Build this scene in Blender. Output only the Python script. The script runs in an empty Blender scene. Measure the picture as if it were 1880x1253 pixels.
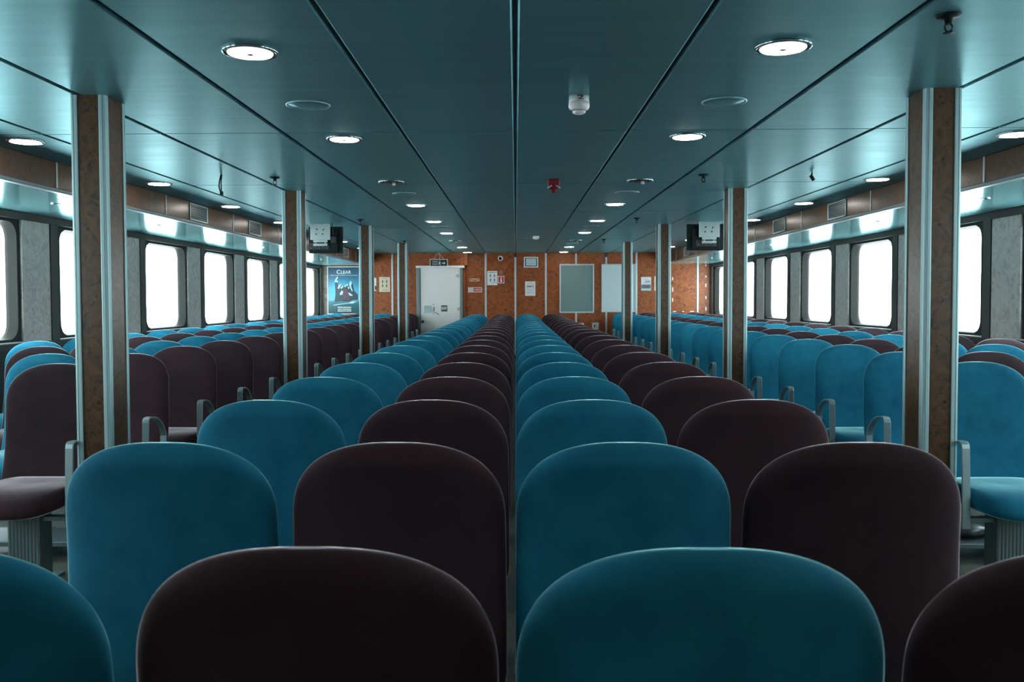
import bpy, bmesh, math, random
from mathutils import Matrix, Vector, Euler

random.seed(7)
S = bpy.context.scene
C = S.collection
PI = math.pi

# ------------------------------------------------------------------ camera
ZC = 1.32                      # camera height above the deck
F = 1650.0                     # focal length in pixels of the 1880 frame
PPX, PPY = 912.4, 609.0
YAW, PITCH, ROLL = math.radians(1.2), math.atan(58 / F), -0.0035
camd = bpy.data.cameras.new('camera')
cam = bpy.data.objects.new('camera', camd)
C.objects.link(cam)
camd.sensor_fit = 'HORIZONTAL'
camd.sensor_width = 36.0
camd.lens = F / 1880 * 36
camd.shift_x = (940 - PPX) / 1880
camd.shift_y = -(626.5 - PPY) / 1880
camd.clip_start = 0.05
camd.clip_end = 200
camd.dof.use_dof = True
camd.dof.focus_distance = 6.5
camd.dof.aperture_fstop = 11
RM = (Matrix.Rotation(YAW, 3, 'Z') @ Matrix.Rotation(PI / 2 - PITCH, 3, 'X') @ Matrix.Rotation(ROLL, 3, 'Z'))
cam.matrix_world = Matrix.Translation((0, 0, ZC)) @ RM.to_4x4()
S.camera = cam

# ------------------------------------------------------------------ world, exposure
w = bpy.data.worlds.new('overcast_sky')
S.world = w
w.use_nodes = True
bg = w.node_tree.nodes['Background']
bg.inputs['Color'].default_value = (0.86, 0.97, 1.0, 1)
bg.inputs['Strength'].default_value = 11.0
S.view_settings.view_transform = 'Standard'
S.view_settings.look = 'None'
S.view_settings.gamma = 1.0
S.view_settings.use_curve_mapping = False
S.view_settings.exposure = 0.12
try:
    S.cycles.use_denoising = True
    S.cycles.max_bounces = 8
    S.cycles.diffuse_bounces = 5
    S.cycles.glossy_bounces = 4
    S.cycles.transparent_max_bounces = 8
    S.cycles.sample_clamp_indirect = 6
    S.cycles.caustics_reflective = False
    S.cycles.caustics_refractive = False
except Exception:
    pass

# ------------------------------------------------------------------ measures
DW = 19.3                      # far bulkhead
Y0 = -4.4                      # bulkhead behind the viewpoint
XW = 4.18                      # face of the side linings
XF = 3.15                      # edge of the raised ceiling
ZLOW = ZC + 0.755              # underside of the lowered side ceilings


def zceil(y):
    return ZC + 0.93 + 0.0036 * y


def zfloor(y):
    return 0.03 * max(0.0, (y - 10) / 8) ** 2


def at(px, py, d):
    """point of the plane y = d that a photograph pixel shows"""
    v = RM @ Vector(((px - PPX) / F, -(py - PPY) / F, -1.0))
    t = d / v.y
    return v.x * t, ZC + v.z * t


def rect(x0, y0, x1, y1, d=DW):
    xm, ym = (x0 + x1) / 2, (y0 + y1) / 2
    a, _ = at(x0, ym, d)
    b, _ = at(x1, ym, d)
    _, t = at(xm, y0, d)
    _, u = at(xm, y1, d)
    return a, b, u, t            # x0, x1, z0, z1


# ------------------------------------------------------------------ materials
def principled(name, col, rough=0.5, metal=0.0, spec=0.5, **kw):
    m = bpy.data.materials.new(name)
    m.use_nodes = True
    b = m.node_tree.nodes['Principled BSDF']
    b.inputs['Base Color'].default_value = (*col, 1)
    b.inputs['Roughness'].default_value = rough
    b.inputs['Metallic'].default_value = metal
    b.inputs['Specular IOR Level'].default_value = spec
    for k, v in kw.items():
        b.inputs[k.replace('_', ' ')].default_value = v
    return m


def nd(m, t, **kw):
    n = m.node_tree.nodes.new(t)
    for k, v in kw.items():
        setattr(n, k, v)
    return n


def ln(m, a, b):
    m.node_tree.links.new(a, b)


def bsdf(m):
    return m.node_tree.nodes['Principled BSDF']


def speckle(m, stops, scale=40, detail=4, distort=1.5, stretch=(1, 1, 1), to='Base Color'):
    tc = nd(m, 'ShaderNodeTexCoord')
    mp = nd(m, 'ShaderNodeMapping')
    mp.inputs['Scale'].default_value = stretch
    n = nd(m, 'ShaderNodeTexNoise')
    n.inputs['Scale'].default_value = scale
    n.inputs['Detail'].default_value = detail
    n.inputs['Distortion'].default_value = distort
    r = nd(m, 'ShaderNodeValToRGB')
    e = r.color_ramp.elements
    while len(e) < len(stops):
        e.new(0.5)
    for q, (p, c) in zip(e, stops):
        q.position = p
        q.color = (*c, 1)
    ln(m, tc.outputs['Object'], mp.inputs['Vector'])
    ln(m, mp.outputs['Vector'], n.inputs['Vector'])
    ln(m, n.outputs['Fac'], r.inputs['Fac'])
    ln(m, r.outputs['Color'], bsdf(m).inputs[to])
    return r, n


def velvet(name, dark, light, sheen, tint):
    m = principled(name, dark, 0.85, 0, 0.15)
    b = bsdf(m)
    b.inputs['Sheen Weight'].default_value = sheen
    b.inputs['Sheen Roughness'].default_value = 0.25
    b.inputs['Sheen Tint'].default_value = (*tint, 1)
    tc = nd(m, 'ShaderNodeTexCoord')
    n = nd(m, 'ShaderNodeTexNoise')
    n.inputs['Scale'].default_value = 9
    n.inputs['Detail'].default_value = 7
    n.inputs['Roughness'].default_value = 0.62
    oi = nd(m, 'ShaderNodeObjectInfo')
    ad = nd(m, 'ShaderNodeMath', operation='MULTIPLY_ADD')
    ad.inputs[1].default_value = 1.3
    r = nd(m, 'ShaderNodeMix', data_type='RGBA')
    r.inputs[6].default_value = (*dark, 1)
    r.inputs[7].default_value = (*light, 1)
    sc = nd(m, 'ShaderNodeMath', operation='MULTIPLY')
    sc.inputs[1].default_value = 0.5
    ln(m, tc.outputs['Object'], n.inputs['Vector'])
    ln(m, oi.outputs['Random'], sc.inputs[0])
    ln(m, n.outputs['Fac'], ad.inputs[0])
    ln(m, sc.outputs[0], ad.inputs[2])
    of = nd(m, 'ShaderNodeMath', operation='SUBTRACT')
    of.use_clamp = True
    of.inputs[1].default_value = 0.40
    ln(m, ad.outputs[0], of.inputs[0])
    ln(m, of.outputs[0], r.inputs[0])
    ln(m, r.outputs[2], b.inputs['Base Color'])
    wv = nd(m, 'ShaderNodeTexNoise')
    wv.inputs['Scale'].default_value = 420
    bp = nd(m, 'ShaderNodeBump')
    bp.inputs['Strength'].default_value = 0.12
    bp.inputs['Distance'].default_value = 0.002
    ln(m, tc.outputs['Object'], wv.inputs['Vector'])
    ln(m, wv.outputs['Fac'], bp.inputs['Height'])
    ln(m, bp.outputs['Normal'], b.inputs['Normal'])
    sh = nd(m, 'ShaderNodeBsdfSheen')
    sh.inputs['Color'].default_value = (*[min(1.0, c * sheen * 1.7) for c in tint], 1)
    sh.inputs['Roughness'].default_value = 0.25
    add = nd(m, 'ShaderNodeAddShader')
    ln(m, b.outputs[0], add.inputs[0])
    ln(m, sh.outputs[0], add.inputs[1])
    ln(m, add.outputs[0], m.node_tree.nodes['Material Output'].inputs[0])
    return m


M = {}
M['blue'] = velvet('blue_velvet', (0.004, 0.110, 0.20), (0.020, 0.235, 0.36), 1.0, (0.35, 0.95, 1.0))
M['brown'] = velvet('brown_velvet', (0.026, 0.019, 0.024), (0.058, 0.030, 0.038), 0.8, (0.85, 0.7, 0.78))


def burl(name, dark, mid, light, scale, rough=0.35, fleck=(0.02, 0.008, 0.003)):
    m = principled(name, mid, rough, 0, 0.5)
    r, n = speckle(m, [(0.30, dark), (0.5, mid), (0.72, light)], scale, 5, 2.2)
    tc = nd(m, 'ShaderNodeTexCoord')
    v = nd(m, 'ShaderNodeTexNoise')
    v.inputs['Scale'].default_value = scale * 2.6
    v.inputs['Detail'].default_value = 2
    v.inputs['Distortion'].default_value = 1.0
    rp = nd(m, 'ShaderNodeValToRGB')
    rp.color_ramp.elements[0].position = 0.60
    rp.color_ramp.elements[1].position = 0.70
    mx = nd(m, 'ShaderNodeMix', data_type='RGBA')
    mx.inputs[7].default_value = (*fleck, 1)
    ln(m, tc.outputs['Object'], v.inputs['Vector'])
    ln(m, v.outputs['Fac'], rp.inputs['Fac'])
    ln(m, rp.outputs['Color'], mx.inputs[0])
    ln(m, r.outputs['Color'], mx.inputs[6])
    ln(m, mx.outputs[2], bsdf(m).inputs['Base Color'])
    return m


M['burl_wall'] = burl('orange_burl_laminate', (0.17, 0.040, 0.007), (0.30, 0.075, 0.013), (0.38, 0.102, 0.020), 8, 0.45, (0.085, 0.02, 0.006))
M['burl_pillar'] = burl('brown_burl_laminate', (0.036, 0.021, 0.012), (0.085, 0.043, 0.020), (0.130, 0.064, 0.028), 13, 0.30, (0.012, 0.008, 0.006))
M['burl_fascia'] = burl('dark_burl_laminate', (0.055, 0.028, 0.015), (0.095, 0.047, 0.022), (0.13, 0.065, 0.03), 12, 0.32, (0.05, 0.022, 0.010))
M['burl_grey'] = burl('grey_burl_laminate', (0.32, 0.31, 0.285), (0.46, 0.445, 0.415), (0.54, 0.525, 0.49), 8, 0.45, (0.30, 0.29, 0.27))
M['burl_corner'] = burl('grey_brown_burl_laminate', (0.12, 0.10, 0.08), (0.20, 0.165, 0.13), (0.26, 0.22, 0.18), 8, 0.45, (0.10, 0.08, 0.06))
M['alu'] = principled('aluminium_trim', (0.36, 0.55, 0.57), 0.42, 0.25)
M['strip'] = principled('pale_joint_strip', (0.55, 0.60, 0.62), 0.4, 0.3)
M['ledge'] = principled('grey_ledge_metal', (0.20, 0.27, 0.29), 0.35, 0.7)
M['dark'] = principled('dark_recess', (0.014, 0.030, 0.034), 0.5)
M['groove'] = principled('ceiling_groove', (0.055, 0.105, 0.115), 0.4, 0.3)
M['chrome'] = principled('chrome', (0.7, 0.76, 0.78), 0.12, 1.0)
M['arm'] = principled('armrest_metal', (0.30, 0.43, 0.45), 0.40, 0.5)
M['leg'] = principled('ribbed_leg_metal', (0.18, 0.26, 0.27), 0.45, 0.6)
M['frame'] = principled('window_frame_grey', (0.060, 0.059, 0.055), 0.6, 0.0, 0.25)
M['reveal'] = principled('window_reveal_dark_grey', (0.020, 0.021, 0.020), 0.55, 0.0, 0.15)
M['sill'] = principled('window_sill_pale', (0.55, 0.60, 0.61), 0.35, 0.2)
M['white'] = principled('white_paint', (0.82, 0.82, 0.80), 0.4)
M['paper'] = principled('white_paper', (0.75, 0.78, 0.78), 0.7)
M['beige'] = principled('beige_paper', (0.68, 0.58, 0.42), 0.7)
M['ink'] = principled('black_ink', (0.03, 0.03, 0.035), 0.6)
M['greyink'] = principled('grey_ink', (0.30, 0.33, 0.36), 0.6)
M['red'] = principled('sign_red', (0.60, 0.025, 0.045), 0.45)
M['darkred'] = principled('alarm_red', (0.20, 0.012, 0.018), 0.35)
M['green'] = principled('sign_green', (0.03, 0.10, 0.085), 0.45)
M['signblack'] = principled('sign_dark_green', (0.008, 0.028, 0.03), 0.4)
M['greyboard'] = principled('grey_felt_board', (0.17, 0.26, 0.26), 0.7)
M['whiteboard'] = principled('whiteboard_enamel', (0.55, 0.68, 0.71), 0.3)
M['black'] = principled('black_plastic', (0.006, 0.013, 0.016), 0.55, 0, 0.2)
M['plate'] = principled('galvanised_plate', (0.42, 0.54, 0.54), 0.45, 0.35)
M['orangemark'] = principled('orange_brown_print', (0.30, 0.075, 0.02), 0.6)
M['navy'] = principled('navy_border', (0.02, 0.08, 0.13), 0.5)
M['plastic'] = principled('pale_plastic', (0.55, 0.63, 0.62), 0.4)
M['reflector'] = principled('unlit_lamp_reflector', (0.16, 0.07, 0.06), 0.25, 0.6)
M['bundle'] = principled('grey_plastic_wrap', (0.04, 0.05, 0.055), 0.35)
M['tray'] = principled('tray_rail', (0.12, 0.17, 0.18), 0.45, 0.4)

# raised ceiling: brushed painted steel
M['ceil'] = principled('ceiling_brushed_panel', (0.15, 0.33, 0.35), 0.36, 0.6)
bsdf(M['ceil']).inputs['Specular Tint'].default_value = (0.52, 0.86, 0.90, 1)
speckle(M['ceil'], [(0.35, (0.145, 0.310, 0.335)), (0.65, (0.170, 0.355, 0.38))], 2.0, 4, 0.3, (0.6, 9, 1))
_r, _n = speckle(M['ceil'], [(0.3, (0.34, 0.34, 0.34)), (0.7, (0.39, 0.39, 0.39))], 2.2, 3, 0.2, (0.5, 7, 1), 'Roughness')
M['ceil_low'] = principled('lowered_ceiling_panel', (0.28, 0.60, 0.63), 0.15, 0.6)
bsdf(M['ceil_low']).inputs['Specular Tint'].default_value = (0.55, 0.92, 0.96, 1)
M['floor'] = principled('deck_vinyl', (0.11, 0.12, 0.105), 0.45)
speckle(M['floor'], [(0.35, (0.085, 0.095, 0.083)), (0.65, (0.125, 0.135, 0.118))], 25, 5, 0.3)


def emit(name, col, s):
    m = bpy.data.materials.new(name)
    m.use_nodes = True
    nt = m.node_tree
    nt.nodes.remove(nt.nodes['Principled BSDF'])
    e = nt.nodes.new('ShaderNodeEmission')
    e.inputs['Color'].default_value = (*col, 1)
    e.inputs['Strength'].default_value = s
    nt.links.new(e.outputs[0], nt.nodes['Material Output'].inputs[0])
    return m


M['lamp'] = emit('lit_lamp_diffuser', (1.0, 0.92, 0.84), 28.0)

# window glass: clear pane with a faint mirror
g = bpy.data.materials.new('window_glass')
g.use_nodes = True
nt = g.node_tree
nt.nodes.remove(nt.nodes['Principled BSDF'])
tr = nt.nodes.new('ShaderNodeBsdfTransparent')
tr.inputs[0].default_value = (0.95, 0.98, 0.98, 1)
gl = nt.nodes.new('ShaderNodeBsdfGlossy')
gl.inputs['Roughness'].default_value = 0.02
lw = nt.nodes.new('ShaderNodeLayerWeight')
lw.inputs['Blend'].default_value = 0.5
fr = nt.nodes.new('ShaderNodeMath')
fr.operation = 'POWER'
fr.inputs[1].default_value = 8.0
ms = nt.nodes.new('ShaderNodeMixShader')
nt.links.new(lw.outputs['Facing'], fr.inputs[0])
nt.links.new(fr.outputs[0], ms.inputs[0])
nt.links.new(tr.outputs[0], ms.inputs[1])
nt.links.new(gl.outputs[0], ms.inputs[2])
nt.links.new(ms.outputs[0], nt.nodes['Material Output'].inputs[0])
M['glass'] = g


# ------------------------------------------------------------------ mesh helpers
def box(bm, x0, x1, y0, y1, z0, z1, mi=0):
    v = [bm.verts.new((x, y, z)) for z in (z0, z1) for y in (y0, y1) for x in (x0, x1)]
    for q in ((0, 2, 3, 1), (4, 5, 7, 6), (0, 1, 5, 4), (2, 6, 7, 3), (0, 4, 6, 2), (1, 3, 7, 5)):
        bm.faces.new([v[i] for i in q]).material_index = mi


def loft(bm, rings, cap0=True, cap1=True, mi=0, smooth=True):
    """rings: lists of equal length closed loops"""
    vs = [[bm.verts.new(p) for p in r] for r in rings]
    n = len(vs[0])
    for a, b in zip(vs, vs[1:]):
        for i in range(n):
            f = bm.faces.new((a[i], a[(i + 1) % n], b[(i + 1) % n], b[i]))
            f.material_index = mi
            f.smooth = smooth
    if cap0:
        f = bm.faces.new(vs[0][::-1]); f.material_index = mi
    if cap1:
        f = bm.faces.new(vs[-1]); f.material_index = mi


def lathe(bm, prof, cx=0, cy=0, cz=0, n=28, mi=0, axis='Z'):
    """prof: (radius, height) pairs"""
    rings = []
    for r, h in prof:
        ring = []
        for i in range(n):
            a = 2 * PI * i / n
            if axis == 'Z':
                ring.append((cx + r * math.cos(a), cy + r * math.sin(a), cz + h))
            else:
                ring.append((cx + r * math.cos(a), cy + h, cz + r * math.sin(a)))
        rings.append(ring)
    loft(bm, rings, mi=mi)


def tube(bm, pts, r, n=8, mi=0):
    pts = [Vector(p) for p in pts]
    rings = []
    for i, p in enumerate(pts):
        t = (pts[min(i + 1, len(pts) - 1)] - pts[max(i - 1, 0)]).normalized()
        u = t.cross(Vector((0.31, 0.2, 0.93))).normalized()
        v = t.cross(u)
        rings.append([p + r * (u * math.cos(2 * PI * k / n) + v * math.sin(2 * PI * k / n)) for k in range(n)])
    loft(bm, rings, mi=mi)


def prism(bm, pts, y0, y1, mi=0):
    """outline given in x, z extruded along y"""
    a = [bm.verts.new((x, y0, z)) for x, z in pts]
    b = [bm.verts.new((x, y1, z)) for x, z in pts]
    n = len(pts)
    for i in range(n):
        bm.faces.new((a[i], a[(i + 1) % n], b[(i + 1) % n], b[i])).material_index = mi
    bm.faces.new(a[::-1]).material_index = mi
    bm.faces.new(b).material_index = mi


def finish(name, bm, mats, parent=None, loc=(0, 0, 0), bevel=0.0):
    bmesh.ops.recalc_face_normals(bm, faces=bm.faces)
    me = bpy.data.meshes.new(name)
    bm.to_mesh(me)
    bm.free()
    if not isinstance(mats, (list, tuple)):
        mats = [mats]
    for m in mats:
        me.materials.append(m)
    o = bpy.data.objects.new(name, me)
    C.objects.link(o)
    o.location = loc
    if parent is not None:
        o.parent = parent
    if bevel:
        b = o.modifiers.new('bevel', 'BEVEL')
        b.width = bevel
        b.segments = 2
        b.limit_method = 'ANGLE'
    return o


def boxes(name, lst, mats, parent=None, loc=(0, 0, 0), bevel=0.0):
    bm = bmesh.new()
    for b in lst:
        box(bm, *b)
    return finish(name, bm, mats, parent, loc, bevel)


def thing(name, label, cat, loc=(0, 0, 0), rz=0.0, group=None):
    o = bpy.data.objects.new(name, None)
    C.objects.link(o)
    o.empty_display_size = 0.1
    o.location = loc
    o.rotation_euler = (0, 0, rz)
    return tag(o, label, cat, group)


def tag(o, label, cat, group=None):
    o['label'] = label
    o['category'] = cat
    if group:
        o['group'] = group
    return o


def struct(o, label=None, cat=None):
    o['kind'] = 'structure'
    if label:
        o['label'] = label
        o['category'] = cat
    return o


def text(name, body, x, y, z, size, mat, parent=None, width=None, bold=0.0, align='CENTER'):
    cu = bpy.data.curves.new(name, 'FONT')
    cu.body = body
    cu.size = size
    cu.align_x = align
    cu.align_y = 'CENTER'
    cu.extrude = 0.0012
    cu.offset = bold
    cu.resolution_u = 3
    t = bpy.data.objects.new(name, cu)
    C.objects.link(t)
    bpy.context.view_layer.update()
    me = bpy.data.meshes.new_from_object(t.evaluated_get(bpy.context.evaluated_depsgraph_get()))
    C.objects.unlink(t)
    bpy.data.objects.remove(t)
    me.materials.clear()
    me.materials.append(mat)
    if width and len(me.vertices):
        xs = [v.co.x for v in me.vertices]
        k = width / (max(xs) - min(xs))
        for v in me.vertices:
            v.co.x *= k
    o = bpy.data.objects.new(name, me)
    C.objects.link(o)
    o.location = (x, y, z)
    o.rotation_euler = (PI / 2, 0, 0)
    if parent is not None:
        o.parent = parent
    return o


ORD = ['first', 'second', 'third', 'fourth', 'fifth', 'sixth', 'seventh', 'eighth', 'ninth', 'tenth', 'eleventh',
       'twelfth', 'thirteenth', 'fourteenth', 'fifteenth', 'sixteenth', 'seventeenth', 'eighteenth', 'nineteenth',
       'twentieth', 'twenty-first', 'twenty-second']

# ------------------------------------------------------------------ floor
bm = bmesh.new()
ys = [Y0, 4, 10, 12, 14, 16, 18, DW]
xs = (-XW - 0.1, XW + 0.1)
top = [[bm.verts.new((x, y, zfloor(y))) for x in xs] for y in ys]
bot = [[bm.verts.new((x, y, -0.12)) for x in xs] for y in ys]
for i in range(len(ys) - 1):
    for a, s in ((top, 1), (bot, -1)):
        bm.faces.new((a[i][0], a[i][1], a[i + 1][1], a[i + 1][0]))
    for k in (0, 1):
        bm.faces.new((top[i][k], top[i + 1][k], bot[i + 1][k], bot[i][k]))
for i in (0, -1):
    bm.faces.new((top[i][0], top[i][1], bot[i][1], bot[i][0]))
struct(finish('floor', bm, M['floor']))

# ------------------------------------------------------------------ raised ceiling of long panels
XSEAM = [-XF, -2.68, -2.0, -1.315, -0.64, 0.0, 0.64, 1.315, 2.0, 2.68, XF]
YSEAM = [Y0, -1.95, 0.4, 5.09, 7.43, 9.83, 12.22, 14.6, 17.0, DW]
bm = bmesh.new()


def panel(bm, x0, x1, y0, y1, gx, gy, mi=0, th=0.016):
    e = 0.009
    r = []
    for (dx, dz) in ((0, th), (0, e), (e, 0)):
        a0, a1, b0, b1 = x0 + gx + dx, x1 - gx - dx, y0 + gy + dx * 0.5, y1 - gy - dx * 0.5
        r.append([(a0, b0, zceil(b0) + dz), (a1, b0, zceil(b0) + dz), (a1, b1, zceil(b1) + dz), (a0, b1, zceil(b1) + dz)])
    loft(bm, r, smooth=False, mi=mi)


for i in range(len(XSEAM) - 1):
    for j in range(len(YSEAM) - 1):
        wide = 0.007 if 0 < i < len(XSEAM) - 2 else 0.006
        panel(bm, XSEAM[i], XSEAM[i + 1], YSEAM[j], YSEAM[j + 1], wide, 0.0045)
v = [bm.verts.new((x, y, zceil(y) + 0.015)) for x, y in ((-XF, Y0), (XF, Y0), (XF, DW), (-XF, DW))]
f = bm.faces.new(v); f.material_index = 1
v2 = [bm.verts.new((x, y, zceil(y) + 0.09)) for x, y in ((-XF, Y0), (XF, Y0), (XF, DW), (-XF, DW))]
bm.faces.new(v2).material_index = 1
for i in range(4):
    bm.faces.new((v[i], v[(i + 1) % 4], v2[(i + 1) % 4], v2[i])).material_index = 1
struct(finish('ceiling', bm, [M['ceil'], M['groove']]))

# ------------------------------------------------------------------ sides: lowered ceiling, fascia, lining, windows
YJ = [ -1.58, 0.35, 2.28, 4.21, 6.14, 8.07, 10.0, 11.93, 13.86, 15.79, 17.72]      # fascia joints
WIN0, WSP, WLEN = 6.30, 1.93, 1.19                                         # first pane, spacing, pane length
WZ0, WZ1 = ZC - 0.305, ZC + 0.655
wins = [(WIN0 + WSP * i, WIN0 + WSP * i + WLEN) for i in range(-3, 7)]
nwin = 0
side_name = {-1: 'left', 1: 'right'}


def sx(s, a, b):
    return (min(s * a, s * b), max(s * a, s * b))


for s in (-1, 1):
    side = side_name[s]
    # lowered ceiling strip with a long joint
    lst = []
    for a, b in ((XF + 0.035, 3.76), (3.766, XW + 0.12)):
        x0, x1 = sx(s, a, b)
        for j in range(len(YSEAM) - 1):
            lst.append((x0, x1, YSEAM[j] + 0.002, YSEAM[j + 1] - 0.002, ZLOW, ZLOW + 0.012))
    x0, x1 = sx(s, XF + 0.03, XW + 0.12)
    lst.append((x0, x1, Y0, DW, ZLOW + 0.012, ZLOW + 0.04, 1))
    struct(boxes('ceiling', lst, [M['ceil_low'], M['dark']]))
    # fascia
    x0, x1 = sx(s, XF, XF + 0.03)
    bm = bmesh.new()
    yy = [Y0] + YJ + [DW]
    for a, b in zip(yy, yy[1:]):
        box(bm, x0, x1, a + 0.004, b - 0.004, ZLOW + 0.02, ZLOW + 0.30)
    fas = struct(finish('trim_%d' % (1 if s < 0 else 2), bm, M['burl_fascia']))
    for yj in YJ:
        xx0, xx1 = sx(s, XF - 0.004, XF + 0.01)
        boxes('joint_strip', [(xx0, xx1, yj - 0.011, yj + 0.011, ZLOW + 0.02, zceil(yj))], M['strip'], fas)
    xx0, xx1 = sx(s, XF - 0.012, XF + 0.04)
    boxes('edge_ledge', [(xx0, xx1, Y0, DW, ZLOW - 0.006, ZLOW + 0.022)], M['ledge'], fas, bevel=0.005)
    # lining: piers, dado and header in one shell
    xa, xb = sx(s, XW, XW + 0.16)
    bm = bmesh.new()
    opens = [(a - 0.10, b + 0.055) for a, b in wins]
    opens[-1] = (opens[-1][0], DW - 0.10)
    zlo, zhi = WZ0 - 0.045, WZ1 + 0.05
    box(bm, xa, xb, Y0, DW, 0, zlo, 1)
    box(bm, xa, xb, Y0, DW, zhi, zceil(DW), 1)
    edges = [Y0] + [e for o in opens for e in o] + [DW]
    for a, b in zip(edges[0::2], edges[1::2]):
        box(bm, xa, xb, a, b, zlo, zhi, 0)
    wall = struct(finish('wall_' + side, bm, [M['burl_grey'], M['frame']]))
    # dark edging posts on the piers
    lst = []
    for a, b in opens:
        pa, pb = sx(s, XW - 0.012, XW + 0.02)
        lst.append((pa, pb, a - 0.13, a, zlo, zhi))
    boxes('pier_edging', lst, M['frame'], wall, bevel=0.003)
    pa, pb = sx(s, XW - 0.014, XW + 0.02)
    boxes('header_rail', [(pa, pb, Y0, DW, zhi - 0.012, ZLOW)], M['frame'], wall, bevel=0.003)
    boxes('dado_rail', [(pa, pb, Y0, DW, zlo - 0.06, zlo)], M['frame'], wall, bevel=0.004)
    # windows
    for (a, b), (oa, ob) in zip(wins, opens):
        nwin += 1
        b = min(b, ob - 0.05)
        win = bpy.data.objects.new('window_%d' % nwin, None)
        C.objects.link(win)
        win.location = (s * (XW + 0.08), (oa + ob) / 2, zlo)
        struct(win)
        px, py, pz = win.location
        # rounded frame
        bm = bmesh.new()
        xi, xo = s * (XW + 0.02), s * (XW + 0.095)
        N = 12
        cyc, czc = (a + b) / 2, (WZ0 + WZ1) / 2
        inner, outer, lip = [], [], []
        hw, hh, R = (b - a) / 2, (WZ1 - WZ0) / 2, 0.125
        ow, oh = (ob - oa) / 2, (zhi - zlo) / 2
        oc, ozc = (oa + ob) / 2, (zlo + zhi) / 2
        for q, (qy, qz) in enumerate(((1, 1), (-1, 1), (-1, -1), (1, -1))):
            for k in range(N + 1):
                an = q * PI / 2 + k / N * PI / 2
                cy_, sz_ = math.cos(an), math.sin(an)
                inner.append((cyc + qy * (hw - R) + R * cy_, czc + qz * (hh - R) + R * sz_))
                lip.append((cyc + qy * (hw + 0.012 - R) + R * cy_, czc + qz * (hh + 0.012 - R) + R * sz_))
                m_ = max(abs(cy_), abs(sz_))
                r2 = 0.012
                outer.append((oc + qy * (ow - r2) + r2 * cy_ / m_, ozc + qz * (oh - r2) + r2 * sz_ / m_))
        rings = [[(xi - px, y - py, z - pz) for y, z in outer], [(xi - px, y - py, z - pz) for y, z in lip],
                 [(xo - px, y - py, z - pz) for y, z in inner], [(xo + s * 0.02 - px, y - py, z - pz) for y, z in inner],
                 [(xo + s * 0.02 - px, y - py, z - pz) for y, z in outer]]
        rings.append(rings[0])
        loft(bm, rings, False, False, smooth=False)
        bmesh.ops.remove_doubles(bm, verts=bm.verts, dist=1e-5)
        finish('window_frame', bm, M['reveal'], win)
        x0, x1 = sx(s, XW + 0.085, XW + 0.091)
        boxes('pane', [(x0 - px, x1 - px, a - 0.02 - py, b + 0.02 - py, WZ0 - 0.02 - pz, WZ1 + 0.02 - pz)], M['glass'], win)
        x0, x1 = sx(s, XW - 0.012, XW + 0.02)
        boxes('window_sill', [(x0 - px, x1 - px, oa + 0.01 - py, ob - 0.01 - py, -0.004, 0.010)], M['sill'], win, bevel=0.003)

# bulkheads
bm = bmesh.new()
box(bm, -XW - 0.2, XW + 0.2, DW, DW + 0.12, -0.12, zceil(DW) + 0.1)
wall_far = struct(finish('wall_far', bm, M['burl_wall']))
bm = bmesh.new()
box(bm, -XW - 0.2, XW + 0.2, Y0 - 0.1, Y0, -0.12, zceil(Y0) + 0.1)
struct(finish('wall_near', bm, M['white']))
for px, ytop in ((720, 463), (891.5, 463), (946, 472.5), (1002, 463), (1057.5, 463), (1113, 472.5), (1168.5, 463), (1281, 483)):
    x, z = at(px, ytop, DW)
    top = min(z, zceil(DW)) if ytop != 483 else ZLOW
    boxes('joint_strip', [(x - 0.02, x + 0.02, DW - 0.012, DW, 0.05, top)], M['strip'], wall_far, bevel=0.003)
    if ytop == 472.5:
        boxes('joint_cap', [(x - 0.026, x + 0.026, DW - 0.02, DW, z, zceil(DW))], M['dark'], wall_far)
x, z = at(1303, 500, DW)
boxes('corner_joint', [(x - 0.008, x + 0.008, DW - 0.004, DW, 0.05, ZLOW)], M['dark'], wall_far)
xa_, xb_ = at(576, 500, DW)[0], at(601, 500, DW)[0]
boxes('corner_panel', [(-XW, xb_ - 0.09, DW - 0.012, DW, 0.05, ZLOW), (xb_ - 0.082, xb_ + 0.06, DW - 0.010, DW, 0.05, ZLOW)], M['burl_corner'], wall_far, bevel=0.003)
for k, (x0, x1) in enumerate(((-XW, -2.3), (-1.0, XW))):
    struct(boxes('baseboard_%s' % ('left', 'right')[k], [(x0, x1, DW - 0.015, DW, zfloor(DW), zfloor(DW) + 0.1)], M['dark']))

# ------------------------------------------------------------------ door with its header box
x0, x1, z0, z1 = rect(770, 491, 847.5, 640)
zb = zfloor(DW)
door = bpy.data.objects.new('door_1', None)
C.objects.link(door)
door.location = ((x0 + x1) / 2, DW, zb)
struct(door)
dx, dy, dz = door.location


def dbox(name, lst, mat, bevel=0.0, parent=None):
    return boxes(name, [(a - dx, b - dx, c - dy, d - dy, e - dz, f - dz) for a, b, c, d, e, f in lst], mat, parent or door, bevel=bevel)


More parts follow.
